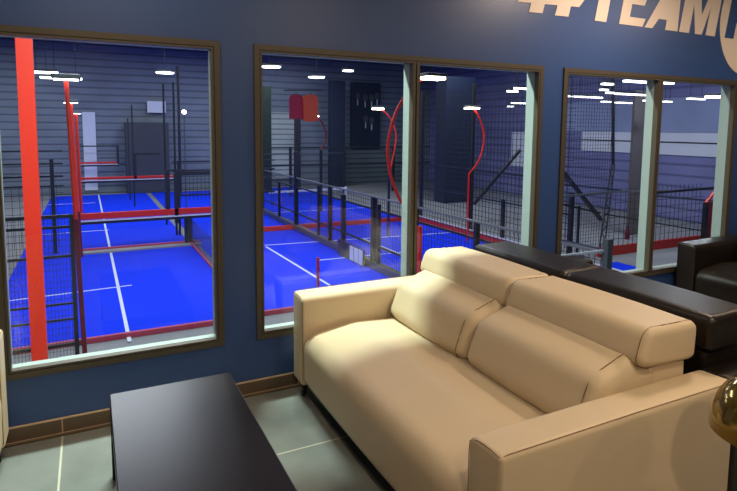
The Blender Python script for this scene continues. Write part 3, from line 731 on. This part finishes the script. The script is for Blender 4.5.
def racket(u, v, h, Y, lab):
    o = tag(empty('padel_racket', at(u, v, Y=Y)), lab, 'racket', 'rackets on the far display')
    c = at(u, v, Y=Y); s = h
    bm = bmesh.new(); ring_ = [(c.x+.22*s*math.cos(2*PI*k/20), c.z+.3*s*math.sin(2*PI*k/20)) for k in range(20)]; prism(bm, ring_, Y-.04, .05); build('racket_head', bm, M['greysteel'], o, world=True)
    bm = bmesh.new(); beam(bm, (c.x, Y-.028, c.z-.28*s), (c.x, Y-.028, c.z-.75*s), .07*s); build('handle', bm, M['white'], o, world=True)
for k, (u, v) in enumerate(((357.5, 96), (365, 98), (371.5, 98), (377, 96), (365.5, 119), (371.5, 121))):
    racket(u, v, .9, 33.688, ['racket at the left end of the upper display row', 'second racket of the upper display row', 'third racket of the upper display row', 'racket at the right end of the upper display row', 'left racket of the lower display row', 'right racket of the lower display row'][k])

# right wall sheet and panel, put in for a pale reflection in the glass
def wallrect(name, u0, v0, u1, v1, X, mat, lab, cat):
    a, c = at(u0, v0, X=X), at(u1, v1, X=X)
    return tag(build(name, box(bmesh.new(), X, X+.06, min(a.y, c.y), max(a.y, c.y), min(a.z, c.z), max(a.z, c.z)), mat), lab, cat)
zb_, zm_, zt_ = at(711, 156.8, X=24).z, at(700, 133, X=24).z, at(690, 97, X=24).z
ya_, yb_ = at(723, 130, X=24).y, at(583, 130, X=24).y
tag(build('reflected_sheet', box(bmesh.new(), 23.94, 23.998, ya_, yb_+1.6, zm_+.01, zt_), M['panelblue']), 'grey blue sheet put in for a window reflection on the right hall wall above the pale panel', 'reflected_sheet')
o = tag(empty('reflected_panel', (23.95, (ya_+yb_)/2, zb_)), 'broad pale panel put in for a window reflection on the right hall wall below the grey blue sheet', 'wall panel')
build('panel_board', box(bmesh.new(), 23.93, 23.998, ya_, yb_, zb_, zm_), M['panelm'], o, world=True)
zj_ = at(680, 142.5, X=24).z
build('panel_joint', box(bmesh.new(), 23.915, 23.929, ya_, yb_, zj_-.03, zj_+.03), M['steel'], o, world=True)
wallrect('bright_shutter', 512, 132, 540, 168, 23.935, M['panelm'], 'pale lit shutter at the right of the middle window', 'shutter')
q = at(627, 237, Y=11)
o = tag(empty('fire_extinguisher', (q.x, 11, q.z)), 'small dark red fire extinguisher hanging beside the brown grey column', 'fire extinguisher')
bm = bmesh.new(); lathe(bm, [(.001, -.25), (.09, -.25), (.09, .2), (.04, .3), (.03, .36), (.001, .36)], n=16); build('cylinder', bm, M['maroon'], o)
bm = bmesh.new(); beam(bm, (-.06, 0, .37), (.08, 0, .40), .03); build('handle', bm, M['steel'], o)

# ------------------------------------------------------------------ hall lights
def strip(u0, v0, u1, Zt, lab, mat='tube', w=.10, yaw=0):  # glowing tube hung in the hall for a reflection in the window glass
    a = at(u0, v0, Z=Zt); c = at(u1, v0, Y=a.y)
    o = tag(empty('tube_reflection', ((a.x+c.x)/2, a.y, Zt)), lab, 'ceiling light', 'strips for glass reflections')
    L2 = (c.x-a.x)/2
    bm = bmesh.new(); box(bm, -L2, L2, -w/2, w/2, 0.002, .05); build('housing', bm, M['greysteel'], o)
    bm = bmesh.new(); box(bm, -L2, L2, -w/2, w/2, -.04, 0); build('diffuser', bm, M[mat], o)
    bm = bmesh.new()
    for s in (-.7, .7): beam(bm, (s*L2, 0, .05), (s*L2, 0, HZ-Zt), .012)
    build('hanging_wire', bm, M['steel'], o)
T = [(559, 95, 574), (576, 96, 602), (603, 83, 612), (601, 89, 607), (607, 92, 613), (616, 93, 648), (602, 101, 612), (616, 102, 631), (625, 80, 656), (644, 100, 657), (664, 101, 671), (664, 82, 672),
     (688, 98, 704), (515, 87.5, 537), (508, 90.5, 517), (530, 93, 537), (512, 102.5, 536), (508, 106, 513), (32, 71, 58), (40, 76.5, 82), (136, 73, 170)]
NM = ['leftmost tube in the rightmost window', 'long tube right beside the leftmost one', 'tiny upper tube in the rightmost window', 'short tube under the tiny upper one', 'short tube touching the mast', 'longest tube right of the mast', 'short low tube left of the mast',
      'medium low tube right of the mast', 'long topmost tube beside the window mullion', 'low tube left of the window mullion', 'low tube right of the window mullion', 'top tube right of the window mullion', 'tube above the tarpaulin right part',
      'upper long tube in the middle window', 'short tube left of the upper long one', 'short tube by the window jamb', 'lower long tube in the middle window', 'short tube left of the lower long one', 'upper warm tube in the leftmost window', 'lower white tube in the leftmost window',
      'short far tube high in the leftmost window']
for (u0, v0, u1), n_ in zip(T, NM):
    if n_.startswith('short far tube'): continue
    strip(u0, v0, u1, 2.65, n_, 'led2' if False else 'tube', w=.12 if u0 > 400 else .15)
# flat glowing discs built for lounge downlights reflected in the window glass
for u, v, r_, lab in ((271, 66.5, .19, 'largest disc for a reflected round lamp at the left of the middle window'), (316.5, 77, .19, 'disc for a reflected round lamp second from the left in the middle window'), (348, 70.5, .12, 'disc for a reflected round lamp third from the left in the middle window'), (165, 72.5, .19, 'disc for a reflected round lamp in the leftmost window')):
    q = at(u, v, Z=3.0); o = tag(empty('lamp_reflection', q), lab, 'ceiling light', 'discs for reflected downlights'); r_ *= 1.35
    bm = bmesh.new(); lathe(bm, [(.001, .05), (r_, .05), (r_, 0), (r_-.02, 0)], n=28); build('housing', bm, M['greysteel'], o)
    bm = bmesh.new(); lathe(bm, [(r_-.02, .0), (r_-.03, -.02), (.001, -.02)], n=28); build('diffuser', bm, M['led2'], o)
    bm = bmesh.new(); beam(bm, (0, 0, .05), (0, 0, HZ-3.0), .012); build('hanging_rod', bm, M['steel'], o)

COOL = (.86, .93, 1)
for x, y, pw in ((11, 29, 260), (-3.5, 28, 380), (5, 28, 200), (.5, 11, 470), (.5, 22, 330), (8, 11, 420), (8.5, 22, 300), (18, 8, 420), (17, 20, 330)):  # unseen area lights; the far ones added to brighten the back wall
    o = area('hall_fill', (x, y, HZ-.3), 3, pw, COOL, sy_=1.0)
# bright cool lamp near the lounge wall
area('wall_lamp', (.75, 1.15, 4.0), 1.7, 470, (.84, 1, .84), sy_=.3)
f = tag(empty('flood_light', (.75, 1.15, 4.02)), 'long cool flood light in the hall just above the two left windows', 'flood light')
bm = bmesh.new(); box(bm, -.9, .9, -.2, .2, 0, .1, .02); build('housing', bm, M['greysteel'], f)
bm = bmesh.new(); beam(bm, (0, 0, .1), (0, 0, HZ-4.02), .03); build('hanging_rod', bm, M['steel'], f)
# dark beam under hall ceiling
q = at(100, 55, Y=9)

w = bpy.data.worlds.new('world'); SC.world = w; w.use_nodes = True
w.node_tree.nodes['Background'].inputs[0].default_value = (.25, .28, .4, 1); w.node_tree.nodes['Background'].inputs[1].default_value = .05

SC.view_settings.view_transform = 'Standard'; SC.view_settings.look = 'None'
SC.view_settings.exposure = 0; SC.view_settings.gamma = 1
